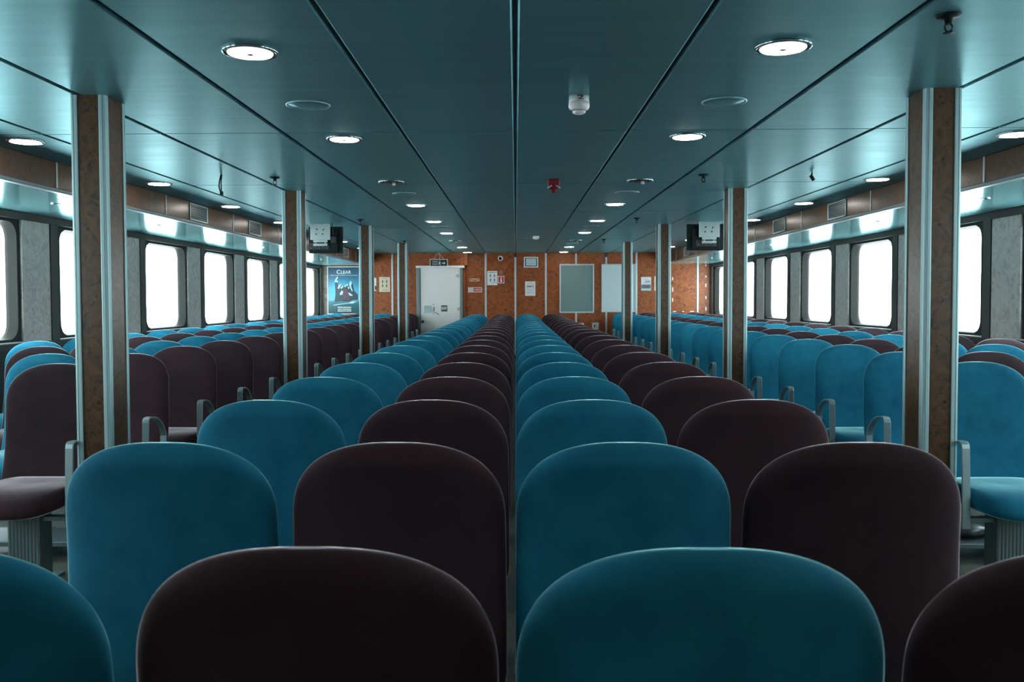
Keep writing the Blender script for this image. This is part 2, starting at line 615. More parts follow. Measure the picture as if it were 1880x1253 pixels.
dbox('door_leaf', [(x0 + 0.03, x1 - 0.02, DW - 0.075, DW, zb + 0.02, z1)], M['white'], 0.01)
dbox('door_frame', [(x0 - 0.05, x0 + 0.02, DW - 0.10, DW, zb, z1 + 0.01), (x1 - 0.012, x1 + 0.03, DW - 0.10, DW, zb, z1 + 0.01)], M['ledge'], 0.005)
jl, jr = x0 - 0.10, x1 + 0.08
dbox('jamb_lining', [(jl, x0 - 0.05, DW - 0.06, DW, zb, z1 + 0.02), (x1 + 0.03, jr, DW - 0.06, DW, zb, z1 + 0.02)], M['burl_wall'], 0.004)
hx0, hx1, hz0, hz1 = rect(761, 463, 859, 488)
dbox('header_box', [(hx0, hx1, DW - 0.20, DW, hz0, zceil(DW))], M['burl_wall'], 0.004)
kx0, kx1, kz0, kz1 = rect(765, 488.5, 853.5, 492.5)
dbox('door_rail', [(kx0, kx1, DW - 0.20, DW - 0.05, kz0, kz1)], M['white'], 0.006)
a, b, c, d = rect(778.5, 561.5, 792, 575, DW - 0.08)
hp = dbox('latch_plate', [(a, b, DW - 0.088, DW - 0.075, c, d)], M['plate'], 0.012)
bm = bmesh.new()
p0, p1 = at(785.5, 567, DW - 0.12), at(806, 578, DW - 0.13)
tube(bm, [(p0[0] - dx, -0.075, p0[1] - dz), (p0[0] - dx, -0.12, p0[1] - dz), ((p0[0] + p1[0]) / 2 - dx, -0.13, (p0[1] + p1[1]) / 2 - dz), (p1[0] - dx, -0.13, p1[1] - dz)], 0.013)
finish('lever_handle', bm, M['plate'], door)
for (qx, qy, r, nm) in ((840, 507, 0.035, 'upper_stud'), (841.5, 567.5, 0.028, 'lower_stud'), (776, 591, 0.032, 'dark_knob')):
    q = at(qx, qy, DW - 0.09)
    bm = bmesh.new()
    lathe(bm, [(r, 0), (r, -0.02), (r * 0.7, -0.03)], q[0] - dx, -0.075, q[1] - dz, 16, axis='Y')
    finish('door_stud', bm, M['dark'] if 'knob' in nm else M['plate'], door)
a, b, c, d = rect(810, 561, 821.3, 572.3, DW - 0.08)
es = dbox('exit_sticker', [(a, b, DW - 0.078, DW - 0.075, c, d)], M['green'])
text('lettering', 'EXIT', (a + b) / 2 - dx, -0.079, (c + d) / 2 - dz, 0.075, M['paper'], es, width=(b - a) * 0.84, bold=0.003)
q = at(796.7, 567.5, DW - 0.08)
bm = bmesh.new()
prism(bm, [(q[0] - dx + u, q[1] - dz + v_) for u, v_ in ((-0.008, -0.02), (-0.02, -0.02), (0, -0.04), (0.02, -0.02), (0.008, -0.02), (0.008, 0.02), (0.02, 0.02), (0, 0.04), (-0.02, 0.02), (-0.008, 0.02))], -0.079, -0.075)
finish('arrow_mark', bm, M['ink'], door)
for (qx, qy) in ((795.5, 559.5), (795, 576)):
    q = at(qx, qy, DW - 0.08)
    dbox('small_caption', [(q[0] - 0.02, q[0] - 0.004, DW - 0.078, DW - 0.075, q[1] - 0.008, q[1] + 0.008), (q[0] + 0.002, q[0] + 0.02, DW - 0.078, DW - 0.075, q[1] - 0.008, q[1] + 0.008)], M['greyink'])

# ------------------------------------------------------------------ burl-clad pillars
PD = [4.105, 7.83, 11.68, 15.5]
PWD, PDP = 0.165, 0.215
PXI = {-1: 1.874, 1: 1.842}


def pillar_parts(root):
    hw, zt = PWD / 2, 1.0
    return hw


for s in (-1, 1):
    for i, y in enumerate(PD):
        h = zceil(y) - zfloor(y)
        root = thing('pillar', 'burl-clad square pillar with aluminium corners, %s of four along the %s aisle' % (
            ['nearest', 'second', 'third', 'farthest'][i], side_name[s]), 'pillar',
            (s * (PXI[s] + PWD / 2), y + PDP / 2, zfloor(y)), group='pillars along the aisles')
        hw, hd, t = PWD / 2, PDP / 2, 0.006
        boxes('core', [(-hw + t, hw - t, -hd + t, hd - t, 0, h)], M['burl_pillar'], root)
        for cx in (-1, 1):
            for cy in (-1, 1):
                bm = bmesh.new()
                # L-shaped rounded corner extrusion with a fine groove
                wl, r = 0.033, 0.012
                prof = [(hw - wl, hd - t - 0.003), (hw - wl, hd - 0.001), (hw - wl + 0.003, hd)]
                prof += [(hw - 0.0165, hd), (hw - 0.015, hd - 0.003), (hw - 0.0135, hd)]
                for k in range(5):
                    an = PI / 2 * (1 - k / 4)
                    prof.append((hw - r + r * math.cos(an), hd - r + r * math.sin(an)))
                prof += [(hw, hd - 0.0135), (hw - 0.003, hd - 0.015), (hw, hd - 0.0165)]
                prof += [(hw, hd - wl + 0.003), (hw - 0.001, hd - wl), (hw - t - 0.003, hd - wl), (hw - t - 0.003, hd - t - 0.003)]
                loft(bm, [[(cx * x_, cy * y_, z_) for x_, y_ in prof] for z_ in (0, h)], smooth=False)
                finish('corner_trim', bm, M['alu'], root)

# ------------------------------------------------------------------ chairs
CW = 0.484
CH = ZC - 0.312


def sgnpow(c, e):
    return math.copysign(abs(c) ** e, c)


def backrest_mesh():
    bm = bmesh.new()
    R, n, hw = 0.19, 2.5, CW / 2
    H = CH - 0.40
    rings = []
    hs = [0.0004] + [R * (1 - math.cos(PI / 2 * k / 22)) for k in range(2, 23)] + [0.23, 0.27, 0.31, 0.35, 0.39, 0.43, 0.47, 0.51, H - 0.05, H - 0.02, H - 0.006, H]
    NA = 44
    for h in hs:
        if h < R:
            wd = hw * (1 - (1 - h / R) ** n) ** (1 / n)
        else:
            wd = hw * (1 + 0.010 * min(1.0, (h - R) / 0.2))
        t = 0.043 * min(1.0, (h / 0.045)) ** 0.45
        bb = H - h
        if bb < 0.05:
            k = (max(0.0, 1 - (1 - bb / 0.05) ** 2)) ** 0.5
            t *= max(0.25, k)
            wd *= 0.93 + 0.07 * k
        sc = h / H
        yc = 0.105 * sc - 0.010 * math.sin(PI * sc) + 0.013 * math.sin(2 * PI * sc)
        ring = []
        for i in range(NA):
            a = 2 * PI * i / NA
            x = wd * sgnpow(math.cos(a), 2 / 2.6)
            y = t * sgnpow(math.sin(a), 2 / 2.3)
            # slight hug of the sides towards the sitter
            y += 0.022 * (x / hw) ** 2
            ring.append((x, yc + y, CH - h))
        rings.append(ring)
    loft(bm, rings)
    bmesh.ops.recalc_face_normals(bm, faces=bm.faces)
    return bm


def seat_mesh():
    bm = bmesh.new()
    NA = 40
    hx, yb, yf = CW / 2 - 0.012, 0.085, 0.565
    yc, hy = (yb + yf) / 2, (yf - yb) / 2
    rings = []
    for sc, z in ((0.70, 0.368), (0.90, 0.370), (0.975, 0.385), (1.0, 0.408), (0.99, 0.432), (0.95, 0.450), (0.86, 0.460), (0.60, 0.464), (0.30, 0.462), (0.02, 0.460)):
        ring = []
        for i in range(NA):
            a = 2 * PI * i / NA
            c_, s_ = math.cos(a), math.sin(a)
            e = 2 / 4.5 if s_ < 0 else 2 / 2.7
            x = hx * sc * sgnpow(c_, 2 / 4.0 if s_ < 0 else 2 / 3.0)
            y = yc + hy * sc * sgnpow(s_, e)
            f_ = max(0.0, (y - yc) / hy)
            ring.append((x, y, z - 0.035 * f_ ** 2.5))
        rings.append(ring)
    loft(bm, rings)
    return bm


def leg_mesh():
    bm = bmesh.new()
    # ribbed upright
    prof = []
    wx = 0.075
    n = 9
    for i in range(n * 2 + 1):
        x = -wx + 2 * wx * i / (n * 2)
        prof.append((x, 0.25 + (0.004 if i % 2 else 0.0) * -1 + 0.0))
    back = [(p[0], 0.36 + (0.004 if i % 2 else 0.0)) for i, p in enumerate(prof)]
    loop = [(x, 2 * 0.305 - y) for x, y in back] + [(x, y) for x, y in reversed(back)]
    loft(bm, [[(x, y, z) for x, y in loop] for z in (0.012, 0.366)], smooth=False)
    box(bm, -0.11, 0.11, 0.20, 0.41, 0, 0.014)
    return bm


def arm_mesh(sgn):
    """flat metal loop: upright front post, short flat top, arc down to the rear post"""
    pts = [(0.425, 0.30), (0.420, 0.45), (0.410, 0.645), (0.406, 0.661), (0.394, 0.670), (0.35, 0.669), (0.31, 0.663), (0.27, 0.650),
           (0.23, 0.628), (0.195, 0.596), (0.172, 0.563), (0.163, 0.540), (0.170, 0.45), (0.178, 0.30)]
    th, hw, xc = 0.010, 0.0185, sgn * (CW / 2 + 0.006)
    bm = bmesh.new()
    rings = []
    for i, (y, z) in enumerate(pts):
        p0, p1 = pts[max(i - 1, 0)], pts[min(i + 1, len(pts) - 1)]
        ty, tz = p1[0] - p0[0], p1[1] - p0[1]
        l = math.hypot(ty, tz)
        ny, nz = -tz / l * th / 2, ty / l * th / 2
        e = 0.003
        rings.append([(xc - hw, y + ny * .5, z + nz * .5), (xc - hw + e, y + ny, z + nz), (xc + hw - e, y + ny, z + nz), (xc + hw, y + ny * .5, z + nz * .5),
                      (xc + hw, y - ny * .5, z - nz * .5), (xc + hw - e, y - ny, z - nz), (xc - hw + e, y - ny, z - nz), (xc - hw, y - ny * .5, z - nz * .5)])
    loft(bm, rings, smooth=False)
    # side bar joining both posts under the cushion
    box(bm, xc - hw, xc + hw, 0.165, 0.43, 0.285, 0.315)
    x0, x1 = sorted((xc - sgn * 0.20, xc))
    box(bm, x0, x1, 0.28, 0.33, 0.29, 0.31)
    return bm


def make_chair(colour, arm=0):
    root = thing('passenger_chair', 'x', 'chair')
    m = M[colour]
    finish('backrest', backrest_mesh(), m, root)
    finish('seat', seat_mesh(), m, root)
    finish('leg', leg_mesh(), M['leg'], root)
    if arm:
        o = finish('armrest', arm_mesh(arm), M['arm'], root)
        o['label'] = 'grey flat metal loop armrest on the aisle side'
    return root


protos = {}
fresh = {}


def place(colour, arm, x, y, rz, label, group):
    key = (colour, arm)
    if key not in protos:
        protos[key] = make_chair(colour, arm)
        r = protos[key]
    else:
        p = protos[key]
        r = p.copy()
        C.objects.link(r)
        for ch in p.children:
            c_ = ch.copy()
            C.objects.link(c_)
            c_.parent = r
    r.location = (x, y, zfloor(y))
    r.rotation_euler = (0, 0, rz)
    r['label'] = label
    r['category'] = 'chair'
    r['group'] = group
    return r


# centre block: backs towards the viewpoint
P_C, D0_C, N_C = 0.84, 1.12, 21
cols = [(-0.785, 'blue', 'blue velvet chair in the outer left centre column, %s from the foreground', 'blue chairs in the outer left column of the centre block'),
        (-0.266, 'brown', 'dark brown velvet chair just left of the centre gap, %s from the foreground', 'brown chairs left of the centre gap'),
        (0.241, 'blue', 'blue velvet chair just right of the centre gap, %s from the foreground', 'blue chairs right of the centre gap'),
        (0.751, 'brown', 'dark brown velvet chair in the outer right centre column, %s from the foreground', 'brown chairs in the outer right column of the centre block')]
for x, colr, lab, grp in cols:
    for n in range(N_C):
        place(colr, 0, x, D0_C + P_C * n, 0, lab % ORD[n], grp)

# side blocks: facing the viewpoint
P_S, D0_S = 0.852, 5.32
KX = [2.296, 2.788, 3.280, 3.770]
names_l = [('brown', 'dark brown velvet chair along the left aisle'), ('blue', 'blue velvet chair behind the left aisle column'),
           ('brown', 'dark brown velvet chair in the third left column from the aisle'), ('blue', 'blue velvet chair along the left windows')]
names_r = [('blue', 'blue velvet chair along the right aisle'), ('brown', 'dark brown velvet chair behind the right aisle column'),
           ('blue', 'blue velvet chair in the third right column from the aisle'), ('brown', 'dark brown velvet chair along the right windows')]
for s, nm in ((-1, names_l), (1, names_r)):
    for k in range(4):
        colr, lab = nm[k]
        cnt = 0
        for r in range(-2, 17):
            y = D0_S + P_S * r
            # keep only the chairs the photograph can show
            edge = (KX[k] - CW / 2) * F / (y - 0.05)
            if edge > 938:
                continue
            place(colr, (0 if k else s), s * KX[k] - (0.03 if s > 0 else 0.0), y, PI, '%s, %s from the foreground' % (lab, ORD[cnt]),
                  '%s chairs, %s side block, column %s from the aisle' % (colr, side_name[s], ORD[k]))
            cnt += 1

# low trays under the nearest side rows
for s in (-1, 1):
    y = D0_S - P_S - 0.02
    t = thing('under_seat_tray', 'low grey metal tray on the floor under the nearest full row of %s side chairs' % side_name[s], 'tray', (s * 3.0, y + 0.19, 0))
    boxes('shelf', [(-0.92, 0.92, -0.14, 0.14, 0.085, 0.095)], M['tray'], t)
    boxes('front_rail', [(-0.92, 0.92, -0.152, -0.14, 0.07, 0.095)], M['tray'], t, bevel=0.003)
    for fx in (-0.9, -0.3, 0.3, 0.9):
        boxes('foot', [(fx - 0.012, fx + 0.012, 0.06, 0.09, 0, 0.086)], M['tray'], t)
bm = bmesh.new()
for (cx, cy, cz, rx, ry, rz_) in ((0, 0, 0.035, 0.17, 0.10, 0.036), (0.22, 0.01, 0.04, 0.15, 0.10, 0.045)):
    rings = []
    for i in range(9):
        ph = -PI / 2 + PI * i / 8
        rr = max(0.02, math.cos(ph)) ** 0.6
        rings.append([(cx + rx * rr * math.cos(q * PI / 10) * (1 + 0.10 * math.sin(q * 2.1)), cy + ry * rr * math.sin(q * PI / 10) * (1 + 0.12 * math.cos(q * 1.7)),
                       cz + rz_ * math.sin(ph) * (1 + (0.0 if ph < 0 else 0.25 * math.sin(q * 1.3)))) for q in range(20)])
    loft(bm, rings)
o = finish('wrapped_bundle', bm, M['bundle'], None, (2.30, D0_S - P_S + 0.17, 0.103))
tag(o, 'dark grey plastic-wrapped bundle lying on the tray under the right side chairs', 'bundle')

# ------------------------------------------------------------------ ceiling fittings
def lamp(x, y, lit, label):
    z = zceil(y)
    t = thing('ceiling_downlight', label, 'ceiling light', (x, y, z), group='round ceiling downlights')
    bm = bmesh.new()
    lathe(bm, [(0.090, 0.0), (0.104, 0.0), (0.106, -0.004), (0.103, -0.008), (0.097, -0.009), (0.092, -0.004)], n=40)
    finish('trim_ring', bm, M['chrome'], t)
    bm = bmesh.new()
    if lit:
        lathe(bm, [(0.080, -0.002), (0.084, -0.008), (0.082, -0.011), (0.06, -0.012), (0.01, -0.0125)], n=36)
        finish('diffuser', bm, M['lamp'], t)
        bm = bmesh.new()
        lathe(bm, [(0.096, -0.0005), (0.096, -0.006), (0.083, -0.008), (0.083, -0.0005)], n=40)
        finish('dark_ring', bm, M['black'], t)
    else:
        lathe(bm, [(0.086, -0.002), (0.080, -0.006), (0.05, -0.012), (0.01, -0.014)], n=36)
        finish('reflector', bm, M['reflector'], t)
        bm = bmesh.new()
        lathe(bm, [(0.012, -0.010), (0.014, -0.026), (0.006, -0.032)], 0.02, 0, 0, 12)
        finish('bulb', bm, M['plastic'], t)
    if lit:
        bm = bmesh.new()
        lathe(bm, [(0.013, -0.011), (0.012, -0.015), (0.006, -0.016)], n=12)
        finish('centre_screw', bm, M['reflector'], t)


def lamp_label(i, first, lit, where):
    if i < first:
        return 'lit downlight behind the viewpoint, %s back, %s' % (ORD[first - 1 - i], where)
    return '%s round downlight, %s from the foreground %s' % ('lit' if lit else 'unlit', ORD[i - first], where)


LY = [-4.0, -2.4, -0.4, 1.5, 3.41, 5.28, 7.27, 9.1, 11.06, 13.1, 14.95, 16.85, 18.75]
for s in (-1, 1):
    for i, y in enumerate(LY):
        lit = i not in (6, 10)
        lamp(s * 1.0, y, lit, lamp_label(i, 4, lit, 'in the row %s of the centre seam' % side_name[s]))
    for i, y in enumerate([-2.4, -0.4, 1.5, 3.41, 5.28, 7.27, 9.1, 11.06, 13.0, 14.95, 16.9]):
        lamp(s * 2.89, y, True, lamp_label(i, 5, True, 'beside the %s fascia' % side_name[s]))

for s in (-1, 1):
    for i, y in enumerate((4.36, 8.1, 11.9, 15.8)):
        t = thing('ceiling_speaker', 'flush round ceiling speaker cover, %s from the foreground, %s of the centre seam' % (ORD[i], side_name[s]),
                  'speaker', (s * 1.0, y, zceil(y)), group='flush round speaker covers')
        bm = bmesh.new()
        lathe(bm, [(0.098, 0), (0.107, 0), (0.107, -0.004), (0.100, -0.006), (0.096, -0.003)], n=40)
        finish('rim', bm, M['alu'], t)
        bm = bmesh.new()
        lathe(bm, [(0.097, 0.0), (0.097, -0.003), (0.05, -0.005), (0.004, -0.006)], n=40)
        finish('grille', bm, M['ceil'], t)

SPR = [(-1.86, 6.95, 'left'), (-1.86, 10.75, 'left'), (-1.84, 14.9, 'left'), (1.44, 3.05, 'right'), (1.44, 6.95, 'right'), (1.44, 10.75, 'right'), (1.44, 14.7, 'right')]
cnt = {'left': 0, 'right': 0}
tot = {'left': 3, 'right': 4}
for x, y, sd in SPR:
    t = thing('sprinkler', 'small dark ceiling sprinkler head, %s of %s from the foreground on the %s side' % (ORD[cnt[sd]], ['', '', '', 'three', 'four'][tot[sd]], sd),
              'sprinkler', (x, y, zceil(y)), group='ceiling sprinkler heads')
    cnt[sd] += 1
    bm = bmesh.new()
    lathe(bm, [(0.012, 0), (0.038, 0), (0.040, -0.003), (0.034, -0.009), (0.014, -0.012), (0.011, -0.03)], n=24)
    finish('escutcheon', bm, M['black'], t)
    bm = bmesh.new()
    for q in (-1, 1):
        tube(bm, [(q * 0.008, 0, -0.028), (q * 0.013, 0, -0.038), (q * 0.010, 0, -0.050), (0.002 * q, 0, -0.056)], 0.003, 6)
    lathe(bm, [(0.005, -0.054), (0.017, -0.058), (0.017, -0.060), (0.004, -0.061)], n=16)
    finish('deflector', bm, M['black'], t)

# smoke detector with a hand-written mark
y = 4.22
t = thing('smoke_detector', 'white round smoke detector on a deep base with a hand-written mark', 'smoke detector', (0.297, y, zceil(y)))
bm = bmesh.new()
lathe(bm, [(0.046, 0), (0.047, -0.026), (0.045, -0.029)], n=32)
finish('base', bm, M['plastic'], t)
bm = bmesh.new()
lathe(bm, [(0.048, -0.029), (0.049, -0.048), (0.044, -0.060), (0.034, -0.066)], n=32)
finish('body', bm, M['white'], t)
bm = bmesh.new()
lathe(bm, [(0.030, -0.064), (0.030, -0.070)], n=24)
finish('vent_slot', bm, M['ink'], t)
bm = bmesh.new()
lathe(bm, [(0.031, -0.069), (0.030, -0.076), (0.018, -0.083), (0.003, -0.085)], n=24)
finish('cap', bm, M['white'], t)
o = text('marking', '2', 0.004, -0.0485, -0.015, 0.028, M['ink'], t, width=0.03)
# red sounder
y = 7.2
t = thing('alarm_sounder', 'small dark red alarm sounder under the ceiling right of the centre seam', 'alarm', (0.305, y, zceil(y)))
boxes('body', [(-0.047, 0.047, -0.047, 0.047, -0.055, 0)], M['darkred'], t, bevel=0.008)
bm = bmesh.new()
lathe(bm, [(0.048, -0.055), (0.046, -0.066), (0.026, -0.080), (0.018, -0.082), (0.018, -0.104), (0.004, -0.105)], n=24)
finish('horn', bm, M['darkred'], t)
for q in (-1, 1):
    bm = bmesh.new()
    tube(bm, [(q * 0.018, -0.05, -0.052), (q * 0.050, -0.035, -0.072)], 0.005, 6)
    finish('clip', bm, M['plastic'], t)
# white box sensor
y = 13.9
t = thing('heat_detector', 'small white boxy detector under the far ceiling right of the centre seam', 'detector', (0.315, y, zceil(y)))
boxes('body', [(-0.048, 0.048, -0.045, 0.045, -0.042, 0)], M['white'], t, bevel=0.006)
bm = bmesh.new()
lathe(bm, [(0.03, -0.042), (0.026, -0.052), (0.005, -0.055)], n=20)
finish('cap', bm, M['plastic'], t)
# hanging cable and black spot
y = 6.8
bm = bmesh.new()
z = zceil(y)
tube(bm, [(0, 0, 0), (-0.012, 0, -0.05), (-0.016, 0.0, -0.09), (-0.008, 0, -0.12), (0.004, 0, -0.135)], 0.005)
tube(bm, [(0.006, 0, 0), (0.0, 0, -0.06), (0.002, 0, -0.135)], 0.005)
box(bm, -0.008, 0.014, -0.008, 0.008, -0.155, -0.125)
o = finish('hanging_cable', bm, M['black'], None, (-2.23, y, z))
tag(o, 'short black cable loop hanging from the ceiling left of the aisle', 'cable')
y = 6.9
t = thing('ceiling_camera', 'small black tilted camera hanging from the ceiling beyond the right pillar', 'camera', (2.25, y, zceil(y)))
bm = bmesh.new()
tube(bm, [(0, 0, 0), (-0.006, 0, -0.02)], 0.006)
finish('mount', bm, M['black'], t)
bm = bmesh.new()
tube(bm, [(-0.012, 0, -0.018), (0.012, -0.005, -0.058)], 0.013, 12)
finish('body', bm, M['black'], t)

# small fittings under the lowered ceilings
for s in (-1, 1):
    for i, y in enumerate((6.9, 8.9, 10.8, 12.7, 14.6, 16.5)):
        t = thing('recessed_spot', 'tiny recessed spot in the lowered ceiling over the %s windows, %s from the foreground' % (side_name[s], ORD[i]),
                  'ceiling light', (s * 3.55, y, ZLOW), group='tiny spots over the windows')
        bm = bmesh.new()
        lathe(bm, [(0.024, 0), (0.036, 0), (0.036, -0.004), (0.026, -0.006)], n=20)
        finish('rim', bm, M['chrome'], t)
        bm = bmesh.new()
        lathe(bm, [(0.025, 0), (0.022, -0.004), (0.004, -0.005)], n=16)
        finish('lens', bm, M['ledge'], t)

# air vents in the fascia
for s in (-1, 1):
    for i, y in enumerate((6.97, 8.9, 10.83, 12.76, 14.69, 16.62)):
        zc_ = (ZLOW + 0.022 + zceil(y)) / 2 + 0.0
        t = thing('air_vent', 'slatted metal air vent in the %s fascia, %s from the foreground' % (side_name[s], ORD[i]), 'vent',
                  (s * XF, y, zc_), group='air vents in the fascias')
        hw, hh = 0.25, 0.082
        a, b = sx(-s, 0.0, 0.010)
        boxes('vent_frame', [(a, b, -hw, hw, hh - 0.012, hh), (a, b, -hw, hw, -hh, -hh + 0.012), (a, b, -hw, -hw + 0.014, -hh, hh), (a, b, hw - 0.014, hw, -hh, hh)], M['alu'], t, bevel=0.002)
        a, b = sx(-s, 0.0, 0.002)
        boxes('backing', [(a, b, -hw + 0.01, hw - 0.01, -hh + 0.01, hh - 0.01)], M['dark'], t)
        bm = bmesh.new()
        for k in range(6):
            zz = -hh + 0.024 + k * (2 * hh - 0.048) / 5
            a, b = sx(-s, 0.001, 0.009)
            v = [bm.verts.new(p) for p in ((a, -hw + 0.013, zz - (0.003 if s > 0 else -0.002)), (b, -hw + 0.013, zz + (0.002 if s > 0 else -0.003)), (b, hw - 0.013, zz + (0.002 if s > 0 else -0.003)), (a, hw - 0.013, zz - (0.003 if s > 0 else -0.002)))]
            v2 = [bm.verts.new((q.co.x, q.co.y, q.co.z + 0.004)) for q in v]
            bm.faces.new(v[::-1]); bm.faces.new(v2)
            for q in range(4):
                bm.faces.new((v[q], v[(q + 1) % 4], v2[(q + 1) % 4], v2[q]))
        finish('slats', bm, M['ledge'], t)

# ------------------------------------------------------------------ televisions seen from behind
def tv(s, x0, x1, z0, z1, y, label, plate, cable):
    xm = (x0 + x1) / 2
    zt = zceil(y)
    t = thing('television', label, 'television', (xm, y, zt))
    boxes('housing', [(x0 - xm, x1 - xm, 0, 0.035, z0 - zt, z1 - zt), (x0 - xm + 0.06, x1 - xm - 0.06, -0.03, 0.0, z0 - zt + 0.02, z1 - zt - 0.05)], M['black'], t, bevel=0.008)
    boxes('screen', [(x0 - xm + 0.015, x1 - xm - 0.015, 0.035, 0.037, z0 - zt + 0.015, z1 - zt - 0.015)], M['ink'], t)
    px0, px1, pz0 = plate
    pl = boxes('ceiling_plate', [(px0 - xm, px1 - xm, -0.075, -0.065, pz0 - zt, 0), (px0 - xm, px1 - xm, -0.075, 0.02, -0.006, 0)], M['plate'], t, bevel=0.004)
    for bx, bz in ((0.3, 0.35), (0.62, 0.35), (0.33, 0.65), (0.66, 0.62)):
        bm = bmesh.new()
        lathe(bm, [(0.010, 0), (0.008, -0.006)], px0 - xm + bx * (px1 - px0), -0.075, pz0 - zt + bz * (zt - pz0), 10, axis='Y')
        finish('bolt', bm, M['ink'], pl)
    cx = (px0 + px1) / 2 - xm
    boxes('bracket_arm', [(cx - 0.09, cx + 0.09, -0.07, -0.045, pz0 - zt - 0.03, pz0 - zt + 0.005), (cx - 0.09, cx + 0.09, -0.07, -0.02, pz0 - zt - 0.075, pz0 - zt - 0.045), (cx - 0.07, cx - 0.05, -0.06, -0.025, pz0 - zt - 0.075, pz0 - zt), (cx + 0.05, cx + 0.07, -0.06, -0.025, pz0 - zt - 0.075, pz0 - zt)], M['plate'], t, bevel=0.003)
    bm = bmesh.new()
    box(bm, cx - 0.16, cx + 0.10, -0.034, -0.029, z0 - zt + 0.05, z0 - zt + 0.13)
    for k in range(5):
        box(bm, cx - 0.13 + k * 0.05, cx - 0.122 + k * 0.05, -0.038, -0.033, z0 - zt + 0.06 + (k % 2) * 0.02, z0 - zt + 0.066 + (k % 2) * 0.02, 1)
    finish('socket_panel', bm, [M['ink'], M['plate']], t)
    bm = bmesh.new()
    tube(bm, [(px - xm, py, pz - zt) for px, py, pz in cable], 0.006)
    finish('cable', bm, M['plate'], t)
    return t, xm, zt


YT = 11.4
x0, x1, z0, z1 = rect(566.5, 416.5, 629.5, 465.5, YT)
p0 = at(572, 441.5, YT)
p1 = at(608.5, 441.5, YT)
cb = [(at(q[0], q[1], YT)[0], YT - 0.09, at(q[0], q[1], YT)[1]) for q in ((611, 415), (606, 425), (597, 437), (592.5, 447), (594, 455))]
t, xm, zt = tv(-1, x0, x1, z0, z1, YT, 'black television seen from behind at left, with a power brick dangling beside its plate', (p0[0], p1[0], p0[1]), cb)
q0, q1, q2 = at(611.5, 415, YT), at(614, 432, YT), at(614.5, 446, YT)
bm = bmesh.new()
tube(bm, [(q0[0] - xm, -0.07, 0), (q1[0] - xm, -0.07, q1[1] - zt)], 0.005)
box(bm, q2[0] - xm - 0.032, q2[0] - xm + 0.03, -0.09, -0.04, q2[1] - zt - 0.01, q2[1] - zt + 0.07)
finish('power_brick', bm, M['signblack'], t, bevel=0.01)
x0, x1, z0, z1 = rect(1261, 411.5, 1329, 460, YT)
p0 = at(1281, 436.5, YT)
p1 = at(1319, 436.5, YT)
cb = [(at(q[0], q[1], YT)[0], YT - 0.09, at(q[0], q[1], YT)[1]) for q in ((1281.5, 410), (1285, 425), (1291, 436), (1297, 444), (1304, 449), (1308, 449.5))]
tv(1, x0, x1, z0, z1, YT, 'black television seen from behind, hung on a plate at right with a pale cable loop', (p0[0], p1[0], p0[1]), cb)

# ------------------------------------------------------------------ things on the far bulkhead
def board(name, label, cat, r, th, frame, fm, pm, group=None, d=DW):
    x0, x1, z0, z1 = r
    t = thing(name, label, cat, ((x0 + x1) / 2, d, z0), group=group)
    cx, h = (x1 - x0) / 2, z1 - z0
    boxes('frame', [(-cx, cx, -th, 0, 0, frame), (-cx, cx, -th, 0, h - frame, h), (-cx, -cx + frame, -th, 0, frame, h - frame), (cx - frame, cx, -th, 0, frame, h - frame)], fm, t, bevel=0.003)
    p = boxes('panel', [(-cx + frame, cx - frame, -th * 0.6, 0, frame, h - frame)], pm, t)
    return t, p, cx, h


board('notice_board', 'grey felt notice board in an aluminium frame on the orange far wall', 'board', rect(1027, 485, 1090.5, 575), 0.035, 0.03, M['strip'], M['greyboard'])
board('whiteboard', 'blank white marker board hung right of the grey notice board', 'whiteboard', rect(1104, 485, 1168, 573.5), 0.035, 0.025, M['strip'], M['whiteboard'])

# poster
x0, x1, z0, z1 = rect(601.5, 489.5, 684, 577.5)
m = principled('poster_print', (0.03, 0.2, 0.3), 0.35)
tc = nd(m, 'ShaderNodeTexCoord')
sp = nd(m, 'ShaderNodeSeparateXYZ')
rp = nd(m, 'ShaderNodeValToRGB')
els = rp.color_ramp.elements
for p_, c_ in ((0.0, (0.006, 0.055, 0.07)), (0.2, (0.012, 0.10, 0.12)), (0.27, (0.03, 0.16, 0.20)), (0.32, (0.10, 0.36, 0.48)), (0.55, (0.05, 0.33, 0.50)), (0.75, (0.015, 0.12, 0.20)), (1.0, (0.004, 0.03, 0.05))):
    if p_ in (0.0, 1.0):
        e = els[0 if p_ == 0.0 else len(els) - 1]
    else:
        e = els.new(p_)
    e.color = (*c_, 1)
nz = nd(m, 'ShaderNodeTexNoise')
nz.inputs['Scale'].default_value = 4
nz.inputs['Detail'].default_value = 6
ad = nd(m, 'ShaderNodeMath', operation='MULTIPLY_ADD')
ad.inputs[1].default_value = 0.22
ds = nd(m, 'ShaderNodeMath', operation='MULTIPLY_ADD')
ds.inputs[1].default_value = 1 / (z1 - z0)
ds.inputs[2].default_value = -0.11
ln(m, tc.outputs['Object'], sp.inputs[0])
ln(m, sp.outputs['Z'], ds.inputs[0])
ln(m, tc.outputs['Object'], nz.inputs['Vector'])
ln(m, nz.outputs['Fac'], ad.inputs[0])
ln(m, ds.outputs[0], ad.inputs[2])
ln(m, ad.outputs[0], rp.inputs['Fac'])
ln(m, rp.outputs['Color'], bsdf(m).inputs['Base Color'])
t, p, cx, h = board('poster', 'large framed blue poster headed CLEAR with a group of figures, far left wall', 'poster', (x0, x1, z0, z1), 0.03, 0.018, M['strip'], m)
YP = -0.0195


def pz(py):
    return at(630, py, DW)[1] - z0


def pxx(px):
    return at(px, 530, DW)[0] - (x0 + x1) / 2


